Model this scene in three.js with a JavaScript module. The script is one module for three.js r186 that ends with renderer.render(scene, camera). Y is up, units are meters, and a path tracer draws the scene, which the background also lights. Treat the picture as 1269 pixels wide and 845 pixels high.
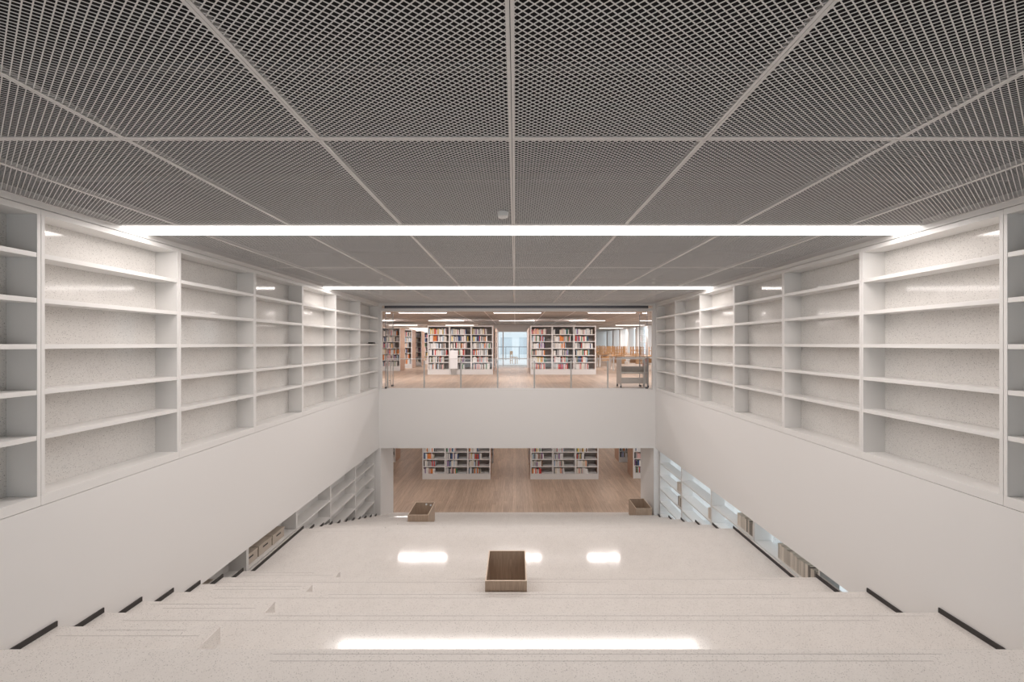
import * as THREE from 'three';
import { RoundedBoxGeometry } from 'three/addons/geometries/RoundedBoxGeometry.js';
import { mergeGeometries } from 'three/addons/utils/BufferGeometryUtils.js';
import { RectAreaLightUniformsLib } from 'three/addons/lights/RectAreaLightUniformsLib.js';

// ---------------------------------------------------------------- camera, sky, exposure, light levels
const FOCAL = 440;                        // focal length in pixels of the 1269 x 845 frame
const EYE = 5.8;                          // height of the lens above the lower library floor
const scene = new THREE.Scene();
const camera = new THREE.PerspectiveCamera(2 * Math.atan(422.5 / FOCAL) * 180 / Math.PI, 1269 / 845, 0.05, 200);
camera.position.set(0, EYE, 0);
camera.lookAt(0, EYE, -10);
camera.setViewOffset(1269, 845, -4, -3.5, 1269, 845);
const renderer = new THREE.WebGLRenderer({ antialias: true });
renderer.toneMapping = THREE.LinearToneMapping;
renderer.toneMappingExposure = 1.28;
renderer.shadowMap.enabled = true;
RectAreaLightUniformsLib.init();
scene.background = new THREE.Color().setRGB(1.0, 1.12, 1.2);      // bright overcast sky
const HALL_LAMP = 12, LIBRARY_LAMP = 66;                          // radiance of the lamps
const LAMP_TINT = new THREE.Color().setRGB(1.0, 0.92, 0.885);

// ---------------------------------------------------------------- helpers
const Y = (v) => EYE + v;                 // heights below are given from the lens
let seed = 12345;
const rnd = () => { seed = (seed * 1664525 + 1013904223) >>> 0; return seed / 4294967296; };
const rr = (a, b) => a + (b - a) * rnd();
const used = new Map();
function numbered(n) { const c = used.get(n) || 0; used.set(n, c + 1); return c ? n + '_' + String(c).padStart(3, '0') : n; }
const shade = (o) => o.traverse((m) => { if (m.isMesh) { m.castShadow = true; m.receiveShadow = true; } });

function metreUV(g, ox = 0, oy = 0) {     // box-projected uv in metres
  const p = g.attributes.position, n = g.attributes.normal, uv = new Float32Array(p.count * 2);
  for (let i = 0; i < p.count; i++) {
    const ax = Math.abs(n.getX(i)), ay = Math.abs(n.getY(i)), az = Math.abs(n.getZ(i));
    let u, v;
    if (ay >= ax && ay >= az) { u = p.getX(i); v = p.getZ(i); }
    else if (ax >= az) { u = p.getZ(i); v = p.getY(i); }
    else { u = p.getX(i); v = p.getY(i); }
    uv[2 * i] = u + ox; uv[2 * i + 1] = v + oy;
  }
  g.setAttribute('uv', new THREE.BufferAttribute(uv, 2));
  return g;
}
const geoCache = new Map();
function boxGeo(w, h, d, r = 0) {
  const key = [w, h, d, r].map((v) => v.toFixed(4)).join();
  if (!geoCache.has(key)) {
    const g = r > 0 ? new RoundedBoxGeometry(w, h, d, 1, r) : new THREE.BoxGeometry(w, h, d);
    geoCache.set(key, metreUV(g, (geoCache.size * 0.37) % 3, (geoCache.size * 0.73) % 3));
  }
  return geoCache.get(key);
}
// a box between two corners, in the parent's own coordinates
function box(name, parent, mat, x0, x1, y0, y1, z0, z1, r = 0) {
  const m = new THREE.Mesh(boxGeo(Math.abs(x1 - x0), Math.abs(y1 - y0), Math.abs(z1 - z0), r), mat);
  m.position.set((x0 + x1) / 2, (y0 + y1) / 2, (z0 + z1) / 2);
  m.name = parent === scene ? numbered(name) : name;
  m.castShadow = m.receiveShadow = true;
  parent.add(m);
  return m;
}
function part(name, parent, geo, mat, x = 0, y = 0, z = 0) {
  const m = new THREE.Mesh(geo, mat); m.name = name; m.position.set(x, y, z);
  m.castShadow = m.receiveShadow = true; parent.add(m); return m;
}
function thing(name, label, category, x, y, z, turn = 0, group) {
  const g = new THREE.Group(); g.name = numbered(name); g.position.set(x, y, z); g.rotation.y = turn;
  g.userData = { label, category }; if (group) g.userData.group = group;
  scene.add(g); return g;
}
function tag(o, label, category, group, kind) {
  o.userData.label = label; if (category) o.userData.category = category;
  if (group) o.userData.group = group; if (kind) o.userData.kind = kind; return o;
}
const struct = (o, label, category) => tag(o, label, category, null, 'structure');
function copyOf(o, x, y, z, turn, label) {
  const c = o.clone(); c.userData = { ...o.userData }; c.name = numbered(o.name.replace(/_\d{3}$/, ''));
  c.position.set(x, y, z); c.rotation.y = turn; if (label) c.userData.label = label; scene.add(c); return c;
}

// ---------------------------------------------------------------- textures
function dataTex(n, fill, srgb = true) {
  const a = new Uint8Array(n * n * 4);
  fill(a, n);
  const t = new THREE.DataTexture(a, n, n, THREE.RGBAFormat);
  t.wrapS = t.wrapT = THREE.RepeatWrapping; t.magFilter = THREE.LinearFilter; t.minFilter = THREE.LinearMipmapLinearFilter; t.generateMipmaps = true;
  if (srgb) t.colorSpace = THREE.SRGBColorSpace; t.needsUpdate = true; return t;
}
function valueNoise(n, cells) {
  const g = new Float32Array(cells * cells).map(() => rnd());
  const out = new Float32Array(n * n);
  for (let j = 0; j < n; j++) for (let i = 0; i < n; i++) {
    const u = i / n * cells, v = j / n * cells, a = Math.floor(u), b = Math.floor(v), s = u - a, t = v - b;
    const ss = s * s * (3 - 2 * s), tt = t * t * (3 - 2 * t), a1 = (a + 1) % cells, b1 = (b + 1) % cells;
    out[j * n + i] = (g[b * cells + a] * (1 - ss) + g[b * cells + a1] * ss) * (1 - tt) + (g[b1 * cells + a] * (1 - ss) + g[b1 * cells + a1] * ss) * tt;
  }
  return out;
}
// engineered stone: off-white with a scatter of tiny grey and brown chips; size metres a tile
function stoneTex(size, base, chips, depth) {
  const t = dataTex(1024, (a, n) => {
    const f = valueNoise(n, 180), c = valueNoise(n, 12);
    for (let i = 0; i < n * n; i++) {
      const v = (f[i] - 0.5) * 7 + (c[i] - 0.5) * 4;
      a[4 * i] = base[0] + v; a[4 * i + 1] = base[1] + v; a[4 * i + 2] = base[2] + v; a[4 * i + 3] = 255;
    }
    for (let k = 0; k < chips; k++) {
      const cx = Math.floor(rnd() * n), cy = Math.floor(rnd() * n), r = rr(0.6, 2.1), tone = rr(0.35, 1) * depth, warm = rr(0, 14);
      for (let dy = -3; dy <= 3; dy++) for (let dx = -3; dx <= 3; dx++) {
        if (Math.hypot(dx * rr(0.8, 1.2), dy * rr(0.8, 1.2)) > r) continue;
        const q = 4 * (((cy + dy + n) % n) * n + (cx + dx + n) % n);
        a[q] -= tone * a[q] - warm * tone; a[q + 1] -= tone * a[q + 1]; a[q + 2] -= tone * a[q + 2];
      }
    }
  });
  t.repeat.set(1 / size, 1 / size); return t;
}
function woodTex(size, planks, base, spread, along) {     // along: 0 grain runs with v, 1 with u
  const t = dataTex(1024, (a, n) => {
    const fine = valueNoise(n, 256), mid = valueNoise(n, 48);
    const tones = Array.from({ length: planks * 4 }, () => rr(-1, 1));
    const starts = Array.from({ length: planks }, () => rnd());
    for (let j = 0; j < n; j++) for (let i = 0; i < n; i++) {
      const x = along ? j : i, y = along ? i : j;
      const p = Math.floor(x / n * planks), piece = Math.floor(((y / n + starts[p]) % 1) * 2);
      const g1 = fine[(Math.floor(y / 24) % n) * n + x], g2 = mid[(Math.floor(y / 12) % n) * n + (x * 3 + p * 91) % n];
      let v = tones[p * 4 + piece] * spread + (g1 - 0.5) * 26 + (g2 - 0.5) * 16;
      const edge = (x / n * planks) % 1; if (planks > 1 && edge < 0.02) v -= 26;
      const q = 4 * (j * n + i);
      a[q] = Math.max(0, Math.min(255, base[0] + v)); a[q + 1] = Math.max(0, Math.min(255, base[1] + v * 0.92)); a[q + 2] = Math.max(0, Math.min(255, base[2] + v * 0.82)); a[q + 3] = 255;
    }
  });
  t.repeat.set(1 / size, 1 / size); return t;
}

// ---------------------------------------------------------------- materials
const M = (o) => new THREE.MeshStandardMaterial(o);
const rgb = (r, g, b) => new THREE.Color().setRGB(r, g, b);
const paint = M({ color: rgb(0.80, 0.785, 0.77), roughness: 0.75 });
const stepStone = M({ map: stoneTex(1.3, [226, 221, 216], 5200, 0.42), roughness: 0.085 });
const backStone = M({ map: stoneTex(1.3, [226, 223, 219], 6500, 0.38), roughness: 0.08 });
const shelfWhite = M({ color: rgb(0.80, 0.785, 0.765), roughness: 0.35 });
const meshMetal = M({ color: rgb(0.84, 0.81, 0.79), roughness: 0.55 });
const frameMetal = M({ color: rgb(0.76, 0.73, 0.71), roughness: 0.5 });
const plenumBlack = M({ color: rgb(0.018, 0.015, 0.016), roughness: 0.9 });
const hangerGrey = M({ color: rgb(0.06, 0.057, 0.057), roughness: 0.7 });
const blackMetal = M({ color: rgb(0.035, 0.03, 0.028), roughness: 0.45 });
const grooveDark = M({ color: rgb(0.50, 0.475, 0.46), roughness: 0.6 });
const floorWood = M({ map: woodTex(2.4, 16, [184, 161, 142], 8, 0), roughness: 0.42 });
const plyWood = M({ map: woodTex(1.0, 1, [180, 159, 140], 0, 0), roughness: 0.5 });
const plyEdge = M({ color: rgb(0.72, 0.59, 0.47), roughness: 0.55 });
const endWood = M({ map: woodTex(1.2, 1, [190, 156, 134], 0, 0), roughness: 0.5 });
const caseWhite = M({ color: rgb(0.78, 0.77, 0.765), roughness: 0.45 });
const caseBack = M({ color: rgb(0.36, 0.32, 0.30), roughness: 0.7 });
const steel = M({ color: rgb(0.50, 0.49, 0.475), roughness: 0.35, metalness: 0.6 });
const cartGrey = M({ color: rgb(0.46, 0.42, 0.385), roughness: 0.5 });
const trackDark = M({ color: rgb(0.10, 0.105, 0.13), roughness: 0.35, metalness: 0.5 });
const glass = new THREE.MeshPhysicalMaterial({ color: rgb(1, 1, 1), roughness: 0.02, transmission: 1, thickness: 0, ior: 1.5 });
const glassEdge = M({ color: rgb(0.26, 0.29, 0.32), roughness: 0.2 });
const chairWood = M({ color: rgb(0.55, 0.33, 0.17), roughness: 0.5 });
const tableTop = M({ color: rgb(0.62, 0.42, 0.26), roughness: 0.5 });
const libraryMesh = M({ color: rgb(0.42, 0.385, 0.36), roughness: 0.7 });
const terraceStone = M({ color: rgb(0.82, 0.82, 0.81), roughness: 0.8 });
const facadePale = M({ color: rgb(0.82, 0.85, 0.86), roughness: 0.8 });
const facadeGlass = M({ color: rgb(0.60, 0.66, 0.70), roughness: 0.25 });
const brightWhite = M({ color: rgb(0.88, 0.90, 0.92), roughness: 0.4 });
const diffuser = M({ color: rgb(0.9, 0.9, 0.9), emissive: rgb(1, 0.97, 0.94), emissiveIntensity: 3.0, roughness: 0.6 });

// ---------------------------------------------------------------- measures, in metres from the lens
const XL = -4.10, XR = 4.22;              // faces of the two side walls
const H = 1.226;                          // mesh ceiling
const UF = -1.366;                        // upper library floor
const BEAM = -3.14;                       // underside of side walls and of the upper floor
const LF = -5.80;                         // lower library floor
const D0 = 10.68;                         // plane of the glazed opening
const BACK = -4.2;                        // end of the hall behind the lens (depth is positive ahead)
const Z = (d) => -d;

// ---------------------------------------------------------------- side walls of the hall
for (const [side, face, s] of [['left', XL, -1], ['right', XR, 1]]) {
  const w = new THREE.Group(); w.name = 'wall_' + side; scene.add(w);
  struct(w, s < 0 ? 'smooth white plaster wall beside the narrow steps, below the shelf bays' : 'smooth white plaster wall on the book trolley side, below the shelf bays', 'wall');
  box('plaster_panel', w, paint, face, face + s * 0.30, Y(BEAM), Y(-1.404), Z(BACK), Z(D0));
  box('outer_shell', w, paint, face + s * 0.46, face + s * 0.66, Y(s < 0 ? LF : BEAM), Y(H + 0.75), Z(BACK), Z(D0 + 1.17));
  if (s > 0) box('outer_shell', w, paint, face + s * 0.46, face + s * 0.66, Y(LF), Y(BEAM), Z(BACK), Z(4.9));
  box('plaster_panel', w, paint, face, face + s * 0.30, Y(-1.404), Y(H + 0.75), Z(BACK), Z(1.796));        // plain stretch beside the lens
  box('top_panel', w, paint, face + s * 0.012, face + s * 0.46, Y(1.169), Y(H + 0.75), Z(1.796), Z(D0));
  const t = struct(box('trim_' + (s < 0 ? 1 : 2), scene, shelfWhite, face - s * 0.004, face + s * 0.012, Y(1.170), Y(H + 0.004), Z(1.796), Z(D0)), s < 0 ? 'white edge trim between mesh ceiling and shelf bays above the narrow steps' : 'white edge trim between mesh ceiling and shelf bays on the trolley side', 'trim');
  t.name = 'trim_' + (s < 0 ? 1 : 2);
}

// ---------------------------------------------------------------- ceiling of the hall: expanded metal panels in flat frames
const LWD = 0.0415, SWD = 0.0268, STRAND = 0.0038, SHEET = 0.0018;
function meshPanelGeo(w, l) {             // centred; lies in xz, underside at y = 0
  const pos = [], idx = [], nor = [];
  const nx = Math.round(w / (LWD / 2)), nz = Math.round(l / (SWD / 2));
  const sx = w / nx, sz = l / nz, hw = STRAND / 2 / Math.cos(Math.atan2(sz, sx));
  const quad = (a, b, c, d, n) => { const k = pos.length / 3; pos.push(...a, ...b, ...c, ...d); for (let i = 0; i < 4; i++) nor.push(...n); idx.push(k, k + 1, k + 2, k, k + 2, k + 3); };
  for (let j = 0; j < nz; j++) for (let i = 0; i < nx; i++) {
    const up = (i + j) % 2 === 0;
    const x0 = -w / 2 + i * sx, x1 = x0 + sx, za = -l / 2 + (j + (up ? 0 : 1)) * sz, zb = -l / 2 + (j + (up ? 1 : 0)) * sz;
    quad([x0, 0, za - hw], [x1, 0, zb - hw], [x1, 0, zb + hw], [x0, 0, za + hw], [0, -1, 0]);
    quad([x0, 0, za + hw], [x1, 0, zb + hw], [x1, SHEET, zb + hw], [x0, SHEET, za + hw], [0, 0, 1]);
    quad([x0, 0, za - hw], [x0, SHEET, za - hw], [x1, SHEET, zb - hw], [x1, 0, zb - hw], [0, 0, -1]);
  }
  const g = new THREE.BufferGeometry();
  g.setAttribute('position', new THREE.Float32BufferAttribute(pos, 3));
  g.setAttribute('normal', new THREE.Float32BufferAttribute(nor, 3));
  g.setIndex(idx); return g;
}
const frameCache = new Map();
function frameGeo(w, l) {                 // flat flange below, upright web above
  const t = 0.016, hgt = 0.034, th = 0.003, parts = [];
  const add = (x0, x1, y0, y1, z0, z1) => { const b = new THREE.BoxGeometry(x1 - x0, y1 - y0, z1 - z0); b.translate((x0 + x1) / 2, (y0 + y1) / 2, (z0 + z1) / 2); parts.push(b); };
  for (const s of [-1, 1]) {
    const xo = s * w / 2, xi = xo - s * t, zo = s * l / 2, zi = zo - s * t;
    add(Math.min(xo, xi), Math.max(xo, xi), -0.004, -0.001, -l / 2, l / 2);
    add(-w / 2 + t, w / 2 - t, -0.004, -0.001, Math.min(zo, zi), Math.max(zo, zi));
    add(Math.min(xo, xo - s * th), Math.max(xo, xo - s * th), -0.001, hgt, -l / 2, l / 2);
    add(-w / 2 + th, w / 2 - th, -0.001, 0.012, Math.min(zo, zo - s * th), Math.max(zo, zo - s * th));
  }
  return mergeGeometries(parts);
}
const ceiling = new THREE.Group(); ceiling.name = 'ceiling'; scene.add(ceiling);
struct(ceiling, 'dark open ceiling of the hall hung with framed expanded metal mesh panels', 'ceiling');
box('plenum_deck', ceiling, plenumBlack, XL - 0.6, XR + 0.6, Y(H + 0.75), Y(H + 0.95), Z(BACK), Z(D0 + 0.2));
box('plenum_side', ceiling, plenumBlack, XL + 0.003, XL + 0.011, Y(H + 0.06), Y(H + 0.75), Z(BACK), Z(D0));
box('plenum_side', ceiling, plenumBlack, XR - 0.011, XR - 0.003, Y(H + 0.06), Y(H + 0.75), Z(BACK), Z(D0));
box('plenum_end', ceiling, plenumBlack, XL - 0.6, XR + 0.6, Y(H + 0.062), Y(H + 0.75), Z(D0 + 0.10), Z(D0 + 0.2));
for (let i = 0; i < 9; i++) box('hanger_rail', ceiling, hangerGrey, XL + 0.02, XR - 0.02, Y(H + 0.16), Y(H + 0.19), Z(0.6 + i * 1.22), Z(0.56 + i * 1.22));
const rows = [[-1.8, 0.15], [0.15, 2.12], [2.12, 3.66], [3.98, 5.72], [5.72, 7.56], [7.88, 9.12], [9.12, 10.66]];
const cols = [XL + 0.004, -3.485, -2.33, -1.175, -0.02, 1.135, 2.29, 3.445, XR - 0.004];
const panelCache = new Map();
rows.forEach(([da, db]) => {
  for (let c = 0; c < cols.length - 1; c++) {
    const w = cols[c + 1] - cols[c] - 0.003, l = db - da - 0.003, key = w.toFixed(3) + ',' + l.toFixed(3);
    if (!panelCache.has(key)) panelCache.set(key, [frameGeo(w, l), meshPanelGeo(w - 0.01, l - 0.01)]);
    const [fg, mg] = panelCache.get(key);
    const f = part('ceiling_panel', ceiling, fg, frameMetal, (cols[c] + cols[c + 1]) / 2, Y(H), Z((da + db) / 2));
    part('metal_mesh', f, mg, meshMetal);
  }
});

// ---------------------------------------------------------------- lamps
function linearLamp(name, label, group, x, d, length, width, power, yTop = H) {
  const g = thing(name, label, 'lamp', x, Y(yTop), Z(d), 0, group);
  box('housing', g, yTop === H ? hangerGrey : frameMetal, -length / 2, length / 2, 0.0, 0.05, -width / 2, width / 2);
  box('housing_lip', g, frameMetal, -length / 2, length / 2, -0.006, 0.0, -width / 2, -width / 2 + 0.01);
  box('housing_lip', g, frameMetal, -length / 2, length / 2, -0.006, 0.0, width / 2 - 0.01, width / 2);
  box('diffuser', g, diffuser, -length / 2 + 0.002, length / 2 - 0.002, -0.016, -0.001, -width / 2 + 0.012, width / 2 - 0.012);
  const L = new THREE.RectAreaLight(LAMP_TINT, power, length - (length > 5 ? 0.5 : 0.01), width - 0.026);
  L.position.set(x, Y(yTop) - 0.020, Z(d)); L.lookAt(x, Y(yTop) - 5, Z(d)); scene.add(L);
  return g;
}
linearLamp('linear_ceiling_light', 'long white linear ceiling light running wall to wall beside the smoke detector', null, (XL + XR) / 2, 3.82, XR - XL - 0.03, 0.30, HALL_LAMP);
linearLamp('linear_ceiling_light', 'long white linear ceiling light running wall to wall close to the sliding door track', null, (XL + XR) / 2, 7.72, XR - XL - 0.03, 0.30, HALL_LAMP);

// ---------------------------------------------------------------- stepped seating with narrow stair steps along one side
const RISE = 0.149, XS = -2.63;
const edge = [2.76, 3.17, 3.53, 3.89, 4.25, 4.61, 4.97, 5.34, 6.86];
for (let k = 9; k <= 22; k++) edge.push(6.86 + 0.361 * (k - 8));
const level = (k) => -2.371 - RISE * k;
const seating = thing('stepped_seating', 'wide white speckled stone seating steps descending to the lower library', 'steps', 0, 0, 0);
function grooveGeo(len) {                 // worn anti-slip line: one stretch of the full width
  const l = len * rr(0.55, 0.98), b = new THREE.BoxGeometry(l, 0.0006, 0.0035); b.translate(rr(-1, 1) * (len - l) / 2, 0.0003, 0); return b;
}
for (let k = 0; k <= 22; k += 2) {
  const near = k ? edge[k - 2] - 0.04 : BACK + 0.002, far = edge[k], low = k === 22 ? LF : level(k) - 0.36;
  const x0 = far > 4.6 ? XL - 0.09 : XL + 0.002, x1 = far > 4.6 ? XR + 0.09 : XR - 0.002;
  const p = box('seating_platform', seating, stepStone, x0, x1, Y(Math.max(low, LF)), Y(level(k)), Z(near), Z(far), 0.006);
  for (const back of [0.045, 0.105]) {
    const g = part('antislip_line', p, grooveGeo(x1 - x0 - 0.1), grooveDark);
    g.position.set(0, (level(k) - Math.max(low, LF)) / 2 + 0.0002, -(far - near) / 2 + back);
  }
}
for (let k = 1; k <= 21; k += 2) {
  const near = edge[k - 1] - 0.02, far = edge[k];
  const x0 = far > 4.6 ? XL - 0.09 : XL + 0.002;
  const p = box('stair_step', seating, stepStone, x0, XS, Y(level(k + 1)) - 0.01, Y(level(k)), Z(near), Z(far), 0.005);
  for (const back of [0.045, 0.105]) {
    const g = part('antislip_line', p, grooveGeo(XS - x0 - 0.1), grooveDark);
    g.position.set(0, (RISE + 0.01) / 2 + 0.0002, -(far - near) / 2 + back);
  }
}
for (let k = 1; k <= 22; k++) box('dark_skirting_strip', seating, blackMetal, XL + 0.003, XL + 0.016, Y(level(k)), Y(level(k) + 0.048), Z(edge[k - 1] + 0.002), Z(edge[k]));
for (let k = 2; k <= 22; k += 2) box('dark_skirting_strip', seating, blackMetal, XR - 0.016, XR - 0.003, Y(level(k)), Y(level(k) + 0.048), Z(edge[k - 2] + 0.002), Z(edge[k]));

// ---------------------------------------------------------------- shelf bays in the side walls
const BAY = 1.262, BAY0 = 3.07, DEPTH = 0.264;
const ordinal = ['first', 'second', 'third', 'fourth', 'fifth', 'sixth', 'seventh'];
const sLevels = [0.763, 0.374, -0.024, -0.418, -0.809];
function wallBay() {                      // front plane at local x = 0 facing +x, local y = 0 at its base
  const g = new THREE.Group(), b = -1.40, h = BAY / 2;
  const yy = (v) => v - b;
  box('back_panel', g, backStone, -DEPTH - 0.02, -DEPTH, yy(-1.40), yy(1.165), -h + 0.001, h - 0.001);
  for (const s of [-1, 1]) box('side_panel', g, shelfWhite, -DEPTH, 0, yy(-1.31), yy(1.113), Math.min(s * (h - 0.026), s * (h - 0.001)), Math.max(s * (h - 0.026), s * (h - 0.001)), 0.002);
  box('top_panel', g, shelfWhite, -DEPTH, 0, yy(1.113), yy(1.165), -h + 0.0005, h - 0.0005, 0.002);
  box('bottom_panel', g, shelfWhite, -DEPTH, 0, yy(-1.40), yy(-1.31), -h + 0.0005, h - 0.0005, 0.002);
  for (const v of sLevels) box('shelf', g, shelfWhite, -DEPTH, -0.002, yy(v - 0.021), yy(v + 0.021), -h + 0.026, h - 0.026, 0.002);
  return g;
}
const bayProto = wallBay();
for (const [s, side] of [[-1, 'above the narrow steps'], [1, 'on the trolley side']])
  for (let k = -1; k < 6; k++) {
    const g = bayProto.clone(); g.name = numbered('wall_shelf_bay'); scene.add(g);
    g.position.set(s < 0 ? XL : XR, Y(-1.40), Z(BAY0 + (k + 0.5) * BAY)); g.rotation.y = s < 0 ? 0 : Math.PI;
    const which = ordinal[5 - k];
    const what = s < 0 && k === 5 ? 'white shelf bay holding a small black tray, ' : 'empty white shelf bay, ';
    g.userData = { label: what + which + ' from the opening ' + side, category: 'shelf', group: 'built-in white shelf bays of the hall' };
  }
// small black object on the third shelf of the last bay
{ const g = thing('card_tray', 'small black tray lying on a shelf next to the glazed opening', 'tray', XL - 0.10, Y(-0.002), Z(10.36));
  box('tray_base', g, blackMetal, -0.08, 0.08, 0, 0.012, -0.13, 0.13, 0.003);
  box('tray_lid', g, blackMetal, -0.07, 0.07, 0.012, 0.05, -0.10, 0.06, 0.006); }

// ---------------------------------------------------------------- slab and front beam, opening, piers
const LIB_L = -15, LIB_R = 8.7, LIB_END = 35;
{ const g = new THREE.Group(); g.name = 'floor_upper'; scene.add(g); struct(g, 'upper library floor of pale wood boards behind a white beam face', 'floor');
  box('beam_face', g, paint, XL - 0.46, XR + 0.46, Y(BEAM), Y(UF), Z(D0), Z(D0 + 0.25));
  box('slab', g, paint, LIB_L, LIB_R + 0.3, Y(BEAM), Y(UF - 0.02), Z(D0 + 0.25), Z(LIB_END));
  box('wood_boards', g, floorWood, LIB_L, LIB_R, Y(UF - 0.02), Y(UF), Z(D0 + 0.25), Z(LIB_END)); }
{ const g = new THREE.Group(); g.name = 'floor'; scene.add(g); struct(g, 'lower library floor of brown wood boards at the foot of the steps', 'floor');
  box('wood_boards', g, floorWood, LIB_L, 13, Y(LF - 0.03), Y(LF), Z(D0 - 1.2), Z(LIB_END));
  box('slab', g, paint, LIB_L, 13, Y(LF - 0.3), Y(LF - 0.03), Z(BACK), Z(LIB_END)); }
{ const g = new THREE.Group(); g.name = 'wall_front'; scene.add(g); struct(g, 'white wall ends and piers framing the two library openings', 'wall');
  box('pier', g, paint, XL - 0.46, XL + 0.07, Y(UF), Y(H + 0.75), Z(D0), Z(D0 + 0.10));
  box('pier', g, paint, XR - 0.08, XR + 0.46, Y(UF), Y(H + 0.75), Z(D0), Z(D0 + 0.10));
  box('pier', g, paint, XL - 0.46, XL + 0.05, Y(LF), Y(BEAM), Z(D0), Z(D0 + 1.12));
  box('pier', g, paint, XR - 0.05, XR + 0.46, Y(LF), Y(BEAM), Z(D0), Z(D0 + 1.12));
  box('library_wall', g, paint, LIB_L, XL - 0.46, Y(LF), Y(H + 0.3), Z(D0 + 1.0), Z(D0 + 1.2));
  box('library_wall', g, paint, XR + 0.46, 13, Y(BEAM), Y(H + 0.3), Z(D0 + 1.0), Z(D0 + 1.2)); box('library_wall', g, paint, XR + 0.46, 13, Y(LF), Y(BEAM), Z(D0 + 1.0), Z(D0 + 1.2)); }
// header with the sliding door track
{ const g = thing('door_header', 'white header over the glazed opening with a dark sliding door track', 'header', 0, 0, 0);
  box('upper_fascia', g, paint, XL + 0.07, XR - 0.08, Y(1.152), Y(H + 0.06), Z(D0 + 0.0), Z(D0 + 0.16));
  box('door_track', g, trackDark, XL + 0.15, XR - 0.20, Y(1.072), Y(1.150), Z(D0 + 0.05), Z(D0 + 0.16));
  box('track_rail', g, steel, XL + 0.2, XR - 0.24, Y(1.098), Y(1.106), Z(D0 + 0.035), Z(D0 + 0.05));
  box('lower_fascia', g, paint, XL + 0.07, XR - 0.08, Y(0.985), Y(1.070), Z(D0 + 0.02), Z(D0 + 0.16)); }
// parked sliding glass leaf and fixed glass leaf at the two sides
function sideLeaf(x, label, n) {
  const g = thing('glass_door_leaf', label, 'glass door', x, Y(UF), Z(D0 + 0.14));
  box('glass_pane', g, glass, -0.005, 0.005, 0.05, 2.33, -0.66, 0);
  box('edge_seal', g, glassEdge, -0.008, 0.008, 0.03, 2.35, -0.008, 0.008);
  box('edge_seal', g, glassEdge, -0.008, 0.008, 0.03, 2.35, -0.668, -0.652);
  for (const z of [-0.05, -0.6]) box('floor_fitting', g, blackMetal, -0.03, 0.03, 0, 0.05, z - 0.05, z + 0.05, 0.008);
  if (n) { box('pull_handle', g, steel, 0.03, 0.05, 0.08, 0.92, -0.34, -0.31, 0.004); for (const v of [0.2, 0.8]) box('handle_stud', g, blackMetal, 0.005, 0.03, v, v + 0.02, -0.335, -0.315); }
  return g;
}
sideLeaf(XL + 0.15, 'parked glass door leaf with pull handle beside the last shelf bay', 1);
sideLeaf(XR - 0.20, 'glass door leaf standing behind the grey book trolley', 0);

// glass balustrade
{ const g = thing('glass_balustrade', 'low clear glass balustrade with steel posts along the upper floor edge', 'balustrade', 0, Y(UF), Z(D0 + 0.09));
  const posts = []; for (let i = 0; i < 8; i++) posts.push(-3.885 + i * 1.1165);
  posts.forEach((x) => { const p = box('post', g, steel, x - 0.022, x + 0.022, 0.0, 0.86, -0.045, -0.02, 0.004); });
  for (let i = 0; i < 7; i++) box('glass_pane', g, glass, posts[i] + 0.004, posts[i + 1] - 0.004, 0.02, 0.90, -0.012, 0.0);
  box('top_rail', g, caseWhite, posts[0], posts[7], 0.90, 0.918, -0.018, 0.006, 0.003);
  box('floor_channel', g, paint, posts[0], posts[7], 0.0, 0.02, -0.03, 0.02); }

// ---------------------------------------------------------------- library ceilings and lamps
{ const g = new THREE.Group(); g.name = 'ceiling_upper'; scene.add(g); struct(g, 'grey brown mesh ceiling of the upper library with pale joint strips', 'ceiling');
  const C0 = 22.6, CX0 = -2.2, CX1 = 3.7;   // an open court is left out of the ceiling
  const pieces = [[LIB_L, LIB_R, D0 + 0.16, C0], [LIB_L, CX0, C0, LIB_END], [CX1, LIB_R, C0, LIB_END]];
  for (const [a, b, da, db] of pieces) {
    box('mesh_ceiling', g, libraryMesh, a, b, Y(H + 0.004), Y(H + 0.08), Z(da), Z(db));
    box('roof_slab', g, paint, a, b + 0.3, Y(H + 0.08), Y(H + 0.5), Z(da), Z(db));
  }
  for (let x = -0.02 - 3.465; x < LIB_R; x += 1.155) box('joint_strip', g, frameMetal, x - 0.016, x + 0.016, Y(H - 0.002), Y(H + 0.004), Z(D0 + 0.17), Z(x > CX0 && x < CX1 ? C0 : LIB_END));
  for (let d = 12.3; d < 22; d += 2.25) box('joint_strip', g, frameMetal, LIB_L, LIB_R, Y(H - 0.002), Y(H + 0.0035), Z(d), Z(d + 0.032));
}
const rowsD = [13.85, 18.6, 23.1, 27.6];
rowsD.forEach((d, r) => {
  for (let i = -3; i <= 2; i++) {
    const x = 0.08 + i * 3.69;
    if (x < LIB_L + 1) continue;
    if (d > 22 && x > -3.2 && x < 4.6) continue;
    linearLamp('library_ceiling_light', 'short white linear light in the upper library ceiling', 'linear lights of the upper library ceiling', x, d, 1.84, 0.16, LIBRARY_LAMP, H - 0.01);
  }
});
// lower library ceiling is the slab; its lamps hang right under it
for (const d of [13.4, 17.9, 22.4]) for (let i = -2; i <= 2; i++)
  linearLamp('lower_ceiling_light', 'short white linear light under the slab of the lower library', 'linear lights of the lower library', 0.08 + i * 3.69, d, 1.84, 0.16, LIBRARY_LAMP * 0.32, BEAM - 0.1);

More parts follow.
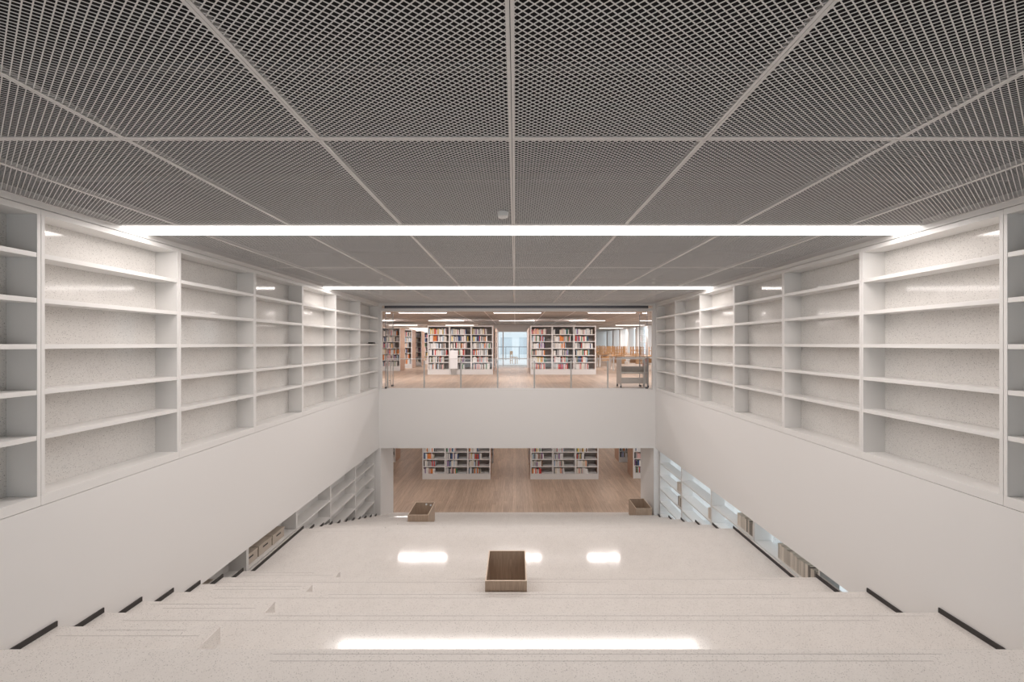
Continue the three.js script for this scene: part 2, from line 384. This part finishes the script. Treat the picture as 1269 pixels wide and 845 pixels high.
// ---------------------------------------------------------------- outer walls of the libraries
{ const g = new THREE.Group(); g.name = 'wall_back'; scene.add(g); struct(g, 'white far walls of the two library floors', 'wall');
  box('wall_panel', g, paint, LIB_L - 0.3, LIB_L, Y(LF - 0.3), Y(H + 0.5), Z(D0 + 1), Z(LIB_END));
  box('wall_panel', g, paint, LIB_L, -2.2, Y(UF), Y(H + 0.1), Z(28.0), Z(28.2));
  box('wall_panel', g, paint, -2.4, -2.2, Y(UF), Y(H + 0.5), Z(22.8), Z(28.0));
  box('wall_panel', g, paint, 3.7, 3.9, Y(UF), Y(H + 0.5), Z(22.8), Z(LIB_END));
  box('wall_panel', g, paint, 3.9, LIB_R, Y(UF), Y(H + 0.1), Z(LIB_END - 0.2), Z(LIB_END));
  box('wall_panel', g, paint, LIB_L, 13, Y(LF), Y(BEAM), Z(LIB_END - 0.2), Z(LIB_END)); }
// end of the hall behind the lens, with a daylight window
{ const g = new THREE.Group(); g.name = 'wall_rear'; scene.add(g); struct(g, 'white end wall of the hall with a wide window', 'wall');
  box('wall_panel', g, paint, XL - 0.66, XR + 0.66, Y(-2.9), Y(-1.7), Z(BACK - 0.2), Z(BACK));
  box('wall_panel', g, paint, XL - 0.66, XR + 0.66, Y(0.7), Y(H + 0.95), Z(BACK - 0.2), Z(BACK));
  box('wall_panel', g, paint, XL - 0.66, -3.8, Y(-1.7), Y(0.7), Z(BACK - 0.2), Z(BACK));
  box('wall_panel', g, paint, 3.8, XR + 0.66, Y(-1.7), Y(0.7), Z(BACK - 0.2), Z(BACK));
  const w = new THREE.Group(); w.name = 'window_1'; w.position.set(0, Y(-1.7), Z(BACK - 0.1)); scene.add(w); struct(w, 'wide window in the end wall of the hall', 'window');
  for (let i = 0; i < 4; i++) box('pane', w, glass, -3.8 + i * 1.9 + 0.03, -1.9 + i * 1.9 - 0.03, 0.04, 2.36, -0.005, 0.005);
  for (let i = 0; i < 5; i++) box('mullion', w, frameMetal, -3.8 + i * 1.9 - 0.03, -3.8 + i * 1.9 + 0.03, 0, 2.4, -0.04, 0.04); }

// low window behind the open-backed shelves along the wide steps
{ const w = new THREE.Group(); w.name = 'window_4'; w.position.set(XR + 0.56, Y(LF), 0); scene.add(w); struct(w, 'bright low window behind the open shelves along the wide steps', 'window');
  for (let i = 0; i < 4; i++) { const d = 4.9 + i * 1.73; box('mullion', w, frameMetal, -0.04, 0.04, 0, BEAM - LF, Z(d), Z(d + 0.06)); box('pane', w, glass, -0.005, 0.005, 0.02, BEAM - LF, Z(d + 0.06), Z(d + 1.73)); } }
// window wall with white fins along the reading room
{ const w = new THREE.Group(); w.name = 'window_2'; w.position.set(LIB_R, Y(UF), 0); scene.add(w); struct(w, 'tall window wall with deep white fins beside the reading tables', 'window');
  box('sill_wall', w, paint, 0, 0.25, 0, 0.12, Z(12), Z(LIB_END));
  box('head_wall', w, paint, 0, 0.25, 2.56, 2.85, Z(12), Z(LIB_END));
  for (let d = 12.9; d < LIB_END; d += 2.0) {
    box('fin', w, paint, -0.14, 0.3, 0.12, 2.56, Z(d), Z(d + 0.42));
    box('pane', w, glass, 0.1, 0.11, 0.12, 2.56, Z(d + 0.42), Z(d + 2.0));
  } }
// glazed end of the aisle looking on an open court
{ const w = new THREE.Group(); w.name = 'window_3'; w.position.set(0, Y(UF), Z(22.6)); scene.add(w); struct(w, 'floor to ceiling window at the end of the book aisle', 'window');
  box('head', w, caseWhite, -2.2, 3.7, 2.12, 2.62, -0.06, 0.06);
  for (const x of [-2.2, -0.80, 0.80, 2.2, 3.64]) box('mullion', w, frameMetal, x, x + 0.06, 0, 2.12, -0.04, 0.04);
  const xs = [-2.2, -0.80, 0.80, 2.2, 3.64]; for (let i = 0; i < 4; i++) box('pane', w, glass, xs[i] + 0.06, xs[i + 1], 0.02, 2.12, -0.006, 0.006); }
{ const t = struct(box('terrace_paving', scene, terraceStone, -2.2, 3.7, Y(UF - 0.0), Y(UF + 0.012), Z(22.7), Z(LIB_END)), 'pale stone paving of the open court behind the aisle window', 'paving');
  const g = thing('terrace_railing', 'thin dark railing standing in the court behind the aisle window', 'railing', 0, Y(UF), Z(29.5));
  for (const y of [0.12, 1.08]) box('rail', g, trackDark, -2.2, 3.7, y, y + 0.05, -0.02, 0.02);
  for (let x = -1.9; x < 3.7; x += 1.1) box('post', g, trackDark, x, x + 0.04, 0, 1.1, -0.02, 0.02);
  const f = thing('courtyard_building', 'pale blue building front across the court seen through the aisle window', 'building', 0, Y(LF - 0.8), Z(44));
  box('wall', f, facadePale, -12, 12, 0, 8.6, -3, 0);
  for (let i = 0; i < 10; i++) for (let j = 0; j < 2; j++) { const p = box('window', f, facadeGlass, -11 + i * 2.3, -9.6 + i * 2.3, 2.0 + j * 3.3, 4.1 + j * 3.3, -0.02, 0.03); }
  const b = thing('street_building', 'pale building with dark windows outside the reading room fins', 'building', 26, Y(LF - 0.8), Z(40));
  box('wall', b, facadePale, 0, 8, 0, 6.7, -24, 24);
  for (let i = 0; i < 12; i++) for (let j = 0; j < 3; j++) box('window', b, facadeGlass, -0.03, 0.02, 0.6 + j * 2.05, 1.9 + j * 2.05, -22 + i * 3.8, -20 + i * 3.8);
  struct(box('street', scene, terraceStone, XR + 0.66, 60, Y(LF - 0.02), Y(LF), Z(-2), Z(D0 + 1.0)), 'pale paving outside the low window', 'paving');
  struct(box('street', scene, terraceStone, -40, 60, Y(LF - 0.9), Y(LF - 0.8), Z(D0 + 1), Z(75)), 'pale street outside the library windows', 'street'); }

// ---------------------------------------------------------------- bookcases
const CASE_W = 2.91, CASE_H = 2.17, CASE_D = 0.76;
function bookcaseGroup() {                // local origin: front middle of the base, front facing +z
  const g = new THREE.Group(), hw = CASE_W / 2;
  for (const s of [-1, 1]) {
    box('end_panel', g, endWood, s < 0 ? -hw : hw - 0.03, s < 0 ? -hw + 0.03 : hw, 0, CASE_H, -CASE_D, -0.012, 0.003);
    box('end_post', g, caseWhite, s < 0 ? -hw : hw - 0.045, s < 0 ? -hw + 0.045 : hw, 0, CASE_H, -0.012, 0.012);
  }
  box('plinth', g, caseWhite, -hw + 0.045, hw - 0.045, 0, 0.24, -0.04, 0.0);
  box('top_panel', g, caseWhite, -hw + 0.03, hw - 0.03, CASE_H - 0.045, CASE_H, -CASE_D, 0.008);
  box('back_panel', g, caseBack, -hw + 0.03, hw - 0.03, 0.2, CASE_H - 0.045, -0.42, -0.40);
  for (const x of [-hw / 3 - 0.0, hw / 3]) box('divider', g, caseWhite, x - 0.028, x + 0.028, 0, CASE_H - 0.045, -0.40, 0.004);
  for (let r = 0; r < 6; r++) for (let b = 0; b < 3; b++) {
    const x0 = -hw + 0.045 + (b ? 1 : 0) * (b * CASE_W / 3 - 0.017), x1 = -hw + (b + 1) * CASE_W / 3 - (b === 2 ? 0.045 : 0.028);
    box('shelf', g, caseWhite, x0, x1, 0.24 + r * 0.3105 - 0.03, 0.24 + r * 0.3105, -0.40, 0.0);
  }
  return g;
}
const caseProto = bookcaseGroup(); const cases = [];
function bookcase(x0, d, floorY, label, group, fill) {
  const g = caseProto.clone(); g.name = numbered('bookcase'); g.position.set(x0 + CASE_W / 2, Y(floorY), Z(d)); scene.add(g);
  g.userData = { label, category: 'bookcase' }; if (group) g.userData.group = group;
  cases.push({ x: x0 + CASE_W / 2, d, floorY, fill }); return g;
}
bookcase(-3.90, 15.8, UF, 'white three bay bookcase with a white reflection panel, behind the glass balustrade', null, { n: 0.86, single: 1, where: 'on the bookcase with the white reflection panel' });
bookcase(0.68, 15.8, UF, 'white three bay bookcase packed with books, between aisle and trolley behind the balustrade', null, { n: 0.8, single: 2, where: 'on the bookcase between aisle and trolley' });
const rowUp = 'bookcases in rows behind on the upper floor';
for (const [d, o] of [[17.9, 'directly'], [20.0, 'second row']]) { bookcase(-3.90, d, UF, 'bookcase with wooden end along the aisle, ' + o + ' behind the one with the reflection panel', rowUp, { n: 0.8 }); bookcase(0.68, d, UF, 'bookcase with wooden end along the aisle, ' + o + ' behind the one packed with books', rowUp, { n: 0.8 }); }
for (const [d, o] of [[17.9, 'first'], [19.95, 'second'], [22.0, 'third'], [24.1, 'fourth']]) bookcase(-5.8 - CASE_W, d, UF, o + ' wood-ended bookcase in the row leading away from the parked glass door leaf', 'bookcases beside the parked glass door leaf', { n: 0.9 });
bookcase(-3.97, 15.2, LF, 'white lower floor bookcase behind the wooden box beside the narrow steps', null, { n: 0.55, single: 3, where: 'on the lower floor bookcase behind the narrow steps' });
bookcase(0.65, 15.2, LF, 'white lower floor bookcase in front of the wooden box by the pier', null, { n: 0.55, single: 4, where: 'on the lower floor bookcase towards the pier box' });
const rowLow = 'bookcases in rows behind on the lower floor';
for (const [x, d, o] of [[-5.87 - CASE_W, 17.4, 'beyond the pier at the narrow steps'], [5.08, 15.3, 'just beyond the pier with the wooden box'], [5.08, 17.4, 'in second row beyond the pier with the wooden box'], [-3.97, 17.3, 'in second row behind the narrow steps'], [0.65, 17.3, 'in second row behind the wide steps']]) bookcase(x, d, LF, 'lower floor bookcase with wooden end ' + o, rowLow, { n: 0.8 });

// ---------------------------------------------------------------- books
const palette = [
  ['white', [0.80, 0.79, 0.78], 36], ['cream', [0.74, 0.69, 0.60], 16], ['pale blue', [0.42, 0.55, 0.68], 8], ['pale pink', [0.72, 0.48, 0.47], 7], ['red', [0.58, 0.07, 0.06], 6],
  ['orange', [0.75, 0.26, 0.07], 5], ['dark blue', [0.06, 0.10, 0.24], 5], ['black', [0.04, 0.04, 0.045], 9], ['green', [0.08, 0.26, 0.14], 4], ['brown', [0.22, 0.12, 0.07], 5], ['grey', [0.40, 0.40, 0.41], 10], ['yellow', [0.75, 0.55, 0.14], 3], ['purple', [0.26, 0.14, 0.34], 3]];
const paletteTotal = palette.reduce((a, p) => a + p[2], 0);
function pickColour() { let r = rnd() * paletteTotal; for (const p of palette) { r -= p[2]; if (r <= 0) return p; } return palette[0]; }
// cover boards, rounded spine and a page block set in from the boards: spine faces +z, base centre at the origin
function bookGeo(t, h, w, col) {
  const parts = [];
  const paintGeo = (g, c) => { const n = g.attributes.position.count, a = new Float32Array(n * 3); for (let i = 0; i < n; i++) a.set(c, 3 * i); g.setAttribute('color', new THREE.BufferAttribute(a, 3)); g.deleteAttribute('uv'); parts.push(g.index ? g.toNonIndexed() : g); };
  const b = 0.0025;
  for (const s of [-1, 1]) { const c = new THREE.BoxGeometry(b, h, w); c.translate(s * (t / 2 - b / 2), h / 2, -w / 2); paintGeo(c, col); }
  const sh = new THREE.Shape(); sh.moveTo(-t / 2, -0.001); sh.quadraticCurveTo(0, 0.008, t / 2, -0.001); sh.lineTo(t / 2, -0.004); sh.lineTo(-t / 2, -0.004);
  const sp = new THREE.ExtrudeGeometry(sh, { depth: h, bevelEnabled: false, curveSegments: 3 }); sp.rotateX(-Math.PI / 2); sp.scale(1, 1, -1);
  // rotateX leaves the profile in xz with mirrored z, so restore the winding
  const spn = sp.index ? sp.toNonIndexed() : sp; const pa = spn.attributes.position; for (let i = 0; i < pa.count; i += 3) { const x = pa.getX(i), y = pa.getY(i), z = pa.getZ(i); pa.setXYZ(i, pa.getX(i + 1), pa.getY(i + 1), pa.getZ(i + 1)); pa.setXYZ(i + 1, x, y, z); }
  spn.computeVertexNormals(); paintGeo(spn, col);
  const pg = new THREE.BoxGeometry(t - 2 * b, h - 0.008, w - 0.01); pg.translate(0, h / 2, -w / 2 - 0.001); paintGeo(pg, [0.75, 0.70, 0.60]);
  return mergeGeometries(parts);
}
const bookMat = M({ vertexColors: true, roughness: 0.6 });
const massBooks = []; let singles = 0;
const wide = CASE_W / 3;
for (const c of cases) {
  if (!c.fill) continue;
  for (let r = 0; r < 6; r++) for (let b = 0; b < 3; b++) {
    if (c.floorY === LF && r > 3) continue;             // the beam hides the top rows
    const xStart = c.x - CASE_W / 2 + b * wide + 0.052, xEnd = c.x - CASE_W / 2 + (b + 1) * wide - 0.05;
    const stop = xStart + (xEnd - xStart) * Math.min(1, c.fill.n * rr(0.82, 1.14));
    const yb = Y(c.floorY) + 0.24 + r * 0.3105;
    const series = rnd() < 0.3 ? [Math.floor(rnd() * 5) + 2, pickColour()] : null;
    let x = xStart, k = 0;
    while (true) {
      const t = c.fill.single ? rr(0.026, 0.058) : rr(0.03, 0.07); if (x + t > stop) break;
      const pc = series && k >= series[0] && k < series[0] + 4 ? series[1] : pickColour();
      const j = rr(0.85, 1.1), col = pc[1].map((v) => Math.min(0.85, v * j));
      const h = rr(0.19, 0.262), g = bookGeo(t - 0.0015, h, rr(0.15, 0.2), col);
      const pos = [x + t / 2, yb, Z(c.d) - rr(0.015, 0.05)];
      const alone = c.fill.single && singles < 245 && (c.floorY === LF || (b + r) % 2 === 0 || c.fill.single === 2 && b === 0);
      if (alone) {
        const m = new THREE.Mesh(g, bookMat); m.name = numbered('book'); m.position.set(...pos); m.castShadow = m.receiveShadow = true; scene.add(m);
        tag(m, pc[0] + ' spined book standing ' + c.fill.where, 'book', pc[0] + ' books ' + c.fill.where); singles++;
      } else { g.translate(...pos); massBooks.push(g); }
      x += t; k++;
    }
  }
}
{ const m = new THREE.Mesh(mergeGeometries(massBooks), bookMat); m.name = 'shelved_books'; m.castShadow = m.receiveShadow = true; scene.add(m);
  tag(m, 'tightly packed books of many colours filling the library bookcases', 'books', null, 'stuff'); }
// white panel on a foot, made up to stand for a bright reflection
{ const g = thing('reflection_panel', 'bright white panel in place of a reflection before the bookcase books', 'reflection', -2.72, Y(UF + 0.24), Z(15.74));
  box('sheet', g, brightWhite, -0.17, 0.17, 0.02, 0.84, -0.006, 0.006, 0.003); box('foot', g, steel, -0.12, 0.12, -0.24, 0.02, -0.005, 0.005); box('foot_plate', g, steel, -0.14, 0.14, -0.24, -0.225, -0.04, 0.1); }

// ---------------------------------------------------------------- lower shelves beside the steps
function lowBay(len, backMat) {
  const g = new THREE.Group(), h = len / 2, top = BEAM - LF - 0.004;
  if (backMat) box('back_panel', g, backMat, -0.30, -0.28, 0, top, -h, h);
  for (const s of [-1, 1]) box('side_panel', g, shelfWhite, -0.28, 0, 0, top, Math.min(s * h, s * (h - 0.024)), Math.max(s * h, s * (h - 0.024)), 0.002);
  for (let i = 0; i < 6; i++) box('shelf', g, shelfWhite, -0.28, -0.002, 0.283 + i * 0.385, 0.315 + i * 0.385, -h + 0.024, h - 0.024, 0.002);
  return g;
}
const lowShelfY = (i) => Y(LF) + 0.315 + i * 0.385;
[4.33, 5.592, 6.854, 8.116, 9.378].forEach((d, i) => {
  const g = lowBay(BAY - 0.002, shelfWhite); g.name = numbered('low_shelf_bay'); g.position.set(XL - 0.115, Y(LF), Z(d + BAY / 2)); scene.add(g);
  g.userData = { label: ordinal[4 - i] + ' low white shelf bay from the pier, beside the narrow steps', category: 'shelf', group: 'low shelf bays beside the narrow steps' };
});
[5.05, 6.45, 7.85, 9.25].forEach((d, i) => {
  const g = lowBay(1.398, null); g.name = numbered('low_shelf_bay'); g.position.set(XR + 0.115, Y(LF), Z(d + 0.7)); g.rotation.y = Math.PI; scene.add(g);
  g.userData = { label: ordinal[3 - i] + ' low white shelf bay from the pier box, along the wide steps', category: 'shelf', group: 'low shelf bays along the wide seating steps' };
});
// cream books and card boxes on the low shelves
function lowBooks(dA, dB, shelf, n, label, hue) {
  let d = dA; for (let i = 0; i < n && d < dB; i++) {
    const t = rr(0.03, 0.055), tone = rr(0.75, 1.15) * (rnd() < 0.15 ? 0.35 : 1), col = [0.72, 0.65, 0.57].map((v) => v * tone);
    const m = new THREE.Mesh(bookGeo(t - 0.002, rr(0.22, 0.25), 0.19, col), bookMat); m.name = numbered('book'); m.rotation.y = -Math.PI / 2;
    m.position.set(XR + 0.115 + 0.05, lowShelfY(shelf), Z(d + t / 2)); m.castShadow = m.receiveShadow = true; scene.add(m); tag(m, label, 'book', 'cream books on the low shelves along the wide steps'); d += t;
  }
}
lowBooks(6.5, 7.1, 5, 12, 'cream book standing in the low shelf row nearest the long landing');
lowBooks(5.12, 5.90, 5, 22, 'worn cream book in the long row beside the landing corner');
lowBooks(7.9, 8.1, 4, 4, 'cream book in the small cluster on a low shelf near the pier');
lowBooks(9.3, 9.7, 4, 8, 'cream book on the low shelf next to the pier box');
lowBooks(9.35, 9.6, 3, 5, 'cream book on the bottom visible shelf next to the pier box');
const boxCard = M({ color: rgb(0.60, 0.52, 0.44), roughness: 0.7 });
[[5.75, 5], [6.09, 5], [6.43, 5], [4.95, 5]].forEach(([d, s]) => {
  const g = thing('card_file_box', 'beige card file box with a dark grip slot on the low shelf', 'box', XL - 0.125, lowShelfY(s), Z(d), 0, 'card file boxes on the low shelf beside the steps');
  box('carton', g, boxCard, -0.26, -0.06, 0, 0.17, -0.155, 0.155, 0.004); box('grip_slot', g, blackMetal, -0.064, -0.0585, 0.10, 0.125, -0.06, 0.06); box('lid', g, boxCard, -0.265, -0.055, 0.14, 0.175, -0.16, 0.16, 0.004);
});

// ---------------------------------------------------------------- open wooden boxes on the steps
function woodBox(label, x0, x1, d, base, depth, h) {
  const w = x1 - x0, g = thing('wooden_box', label, 'box', (x0 + x1) / 2, Y(base), Z(d + depth / 2)), t = 0.014;
  for (const s of [-1, 1]) {
    const sd = box('side_board', g, plyWood, s < 0 ? -w / 2 : w / 2 - t, s < 0 ? -w / 2 + t : w / 2, 0, h - 0.004, -depth / 2, depth / 2);
    box('edge_band', g, plyEdge, s < 0 ? -w / 2 : w / 2 - t, s < 0 ? -w / 2 + t : w / 2, h - 0.004, h, -depth / 2, depth / 2);
    box('end_board', g, plyWood, -w / 2 + t, w / 2 - t, 0, h - 0.004, s < 0 ? -depth / 2 : depth / 2 - t, s < 0 ? -depth / 2 + t : depth / 2);
    box('edge_band', g, plyEdge, -w / 2 + t, w / 2 - t, h - 0.004, h, s < 0 ? -depth / 2 : depth / 2 - t, s < 0 ? -depth / 2 + t : depth / 2);
  }
  box('floor_board', g, plyWood, -w / 2 + t, w / 2 - t, 0.0, 0.02, -depth / 2 + t, depth / 2 - t);
  return g;
}
woodBox('open wooden box alone in the middle of the wide seating steps', -0.362, 0.140, 4.262, level(6), 0.63, 0.42);
{ const b = woodBox('open wooden box with two white sockets, near the foot of the narrow steps', -2.52, -2.035, 8.315, level(14), 0.68, 0.45);
  const sg = new THREE.CylinderGeometry(0.025, 0.025, 0.006, 16); sg.rotateX(Math.PI / 2);
  part('socket', b, sg, brightWhite, 0.03, 0.40, -0.320); part('socket', b, sg, brightWhite, 0.14, 0.38, -0.320); }
woodBox('open wooden box tucked against the pier at the foot of the steps', 3.565, 4.04, 10.485, level(20), 0.68, 0.49);

// ---------------------------------------------------------------- smoke detector
{ const g = thing('smoke_detector', 'round white smoke detector on the mesh ceiling beside the linear light', 'detector', -0.115, Y(H - 0.004), Z(3.30));
  const cap = new THREE.LatheGeometry([[0, -0.05], [0.035, -0.05], [0.046, -0.044], [0.05, -0.03], [0.052, 0]].map((p) => new THREE.Vector2(...p)), 28);
  part('housing', g, cap, shelfWhite);
  part('sensor_ring', g, new THREE.TorusGeometry(0.044, 0.003, 8, 28).rotateX(Math.PI / 2), hangerGrey, 0, -0.04, 0); }

// ---------------------------------------------------------------- book trolley behind the balustrade
{ const g = thing('book_trolley', 'grey metal book trolley on castors at the end of the balustrade', 'trolley', 3.70, Y(UF), Z(11.22));
  const w = 0.42, d = 0.24;
  for (const s of [-1, 1]) { box('end_panel', g, cartGrey, s * w - 0.012, s * w + 0.012, 0.10, 0.95, -d, d, 0.004); }
  box('top_shelf', g, cartGrey, -w + 0.012, w - 0.012, 0.90, 0.94, -d, d, 0.004);
  box('middle_shelf', g, cartGrey, -w + 0.012, w - 0.012, 0.44, 0.47, -d, d, 0.004); box('shelf_lip', g, cartGrey, -w + 0.012, w - 0.012, 0.47, 0.64, -d, -d + 0.015);
  box('bottom_shelf', g, cartGrey, -w + 0.012, w - 0.012, 0.14, 0.17, -d, d, 0.004); box('shelf_lip', g, cartGrey, -w + 0.012, w - 0.012, 0.17, 0.32, d - 0.015, d);
  const wheel = new THREE.CylinderGeometry(0.045, 0.045, 0.028, 18).rotateZ(Math.PI / 2);
  for (const x of [-w, w]) for (const z of [-d + 0.05, d - 0.05]) { const f = box('castor_fork', g, steel, x - 0.022, x + 0.022, 0.06, 0.10, z - 0.03, z + 0.03); part('castor_wheel', f, wheel, blackMetal, 0, -0.035, 0); } }

// ---------------------------------------------------------------- reading tables and chairs
function chairGroup() {
  const g = new THREE.Group();
  box('seat', g, chairWood, -0.21, 0.21, 0.43, 0.46, -0.21, 0.21, 0.008);
  box('backrest', g, chairWood, -0.20, 0.20, 0.62, 0.86, -0.215, -0.19, 0.008);
  for (const x of [-1, 1]) { box('leg', g, chairWood, x * 0.19 - 0.018, x * 0.19 + 0.018, 0, 0.43, 0.16, 0.196); box('leg', g, chairWood, x * 0.19 - 0.018, x * 0.19 + 0.018, 0, 0.86, -0.196, -0.16); }
  box('stretcher', g, chairWood, -0.17, 0.17, 0.2, 0.23, -0.19, -0.17);
  return g;
}
const chairProto = chairGroup(); shade(chairProto);
for (let t = 0; t < 5; t++) {
  const d = 18.4 + t * 2.9, x = 6.3;
  const g = thing('reading_table', 'long wooden reading table with white legs by the finned windows', 'table', x, Y(UF), Z(d), 0, 'reading tables by the finned windows');
  box('tabletop', g, tableTop, -1.4, 1.4, 0.72, 0.75, -0.42, 0.42, 0.006);
  for (const a of [-1, 1]) for (const b of [-1, 1]) box('leg', g, caseWhite, a * 1.3 - 0.03, a * 1.3 + 0.03, 0, 0.72, b * 0.34 - 0.03, b * 0.34 + 0.03);
  box('apron', g, caseWhite, -1.27, 1.27, 0.64, 0.72, -0.32, -0.28);
  for (let i = 0; i < 3; i++) for (const s of [-1, 1]) {     // chairs put up on the tables: seat down, back hanging over the edge
    const c = chairProto.clone(); c.name = numbered('reading_chair'); c.position.set(x - 0.98 + i * 0.98, Y(UF) + 0.752 + 0.46, Z(d) + s * 0.235); c.rotation.set(Math.PI, s > 0 ? 0 : Math.PI, 0); scene.add(c);
    c.userData = { label: 'light wooden chair turned upside down on a reading table by the finned windows', category: 'chair', group: 'chairs put up on the reading tables' };
  }
}
{ const g = chairProto.clone(); g.name = numbered('reading_chair'); g.position.set(-0.1, Y(UF + 0.012), Z(24.2)); g.rotation.y = 1.2; scene.add(g);
  g.userData = { label: 'wooden chair standing in the court behind the aisle window', category: 'chair' }; }

renderer.render(scene, camera);
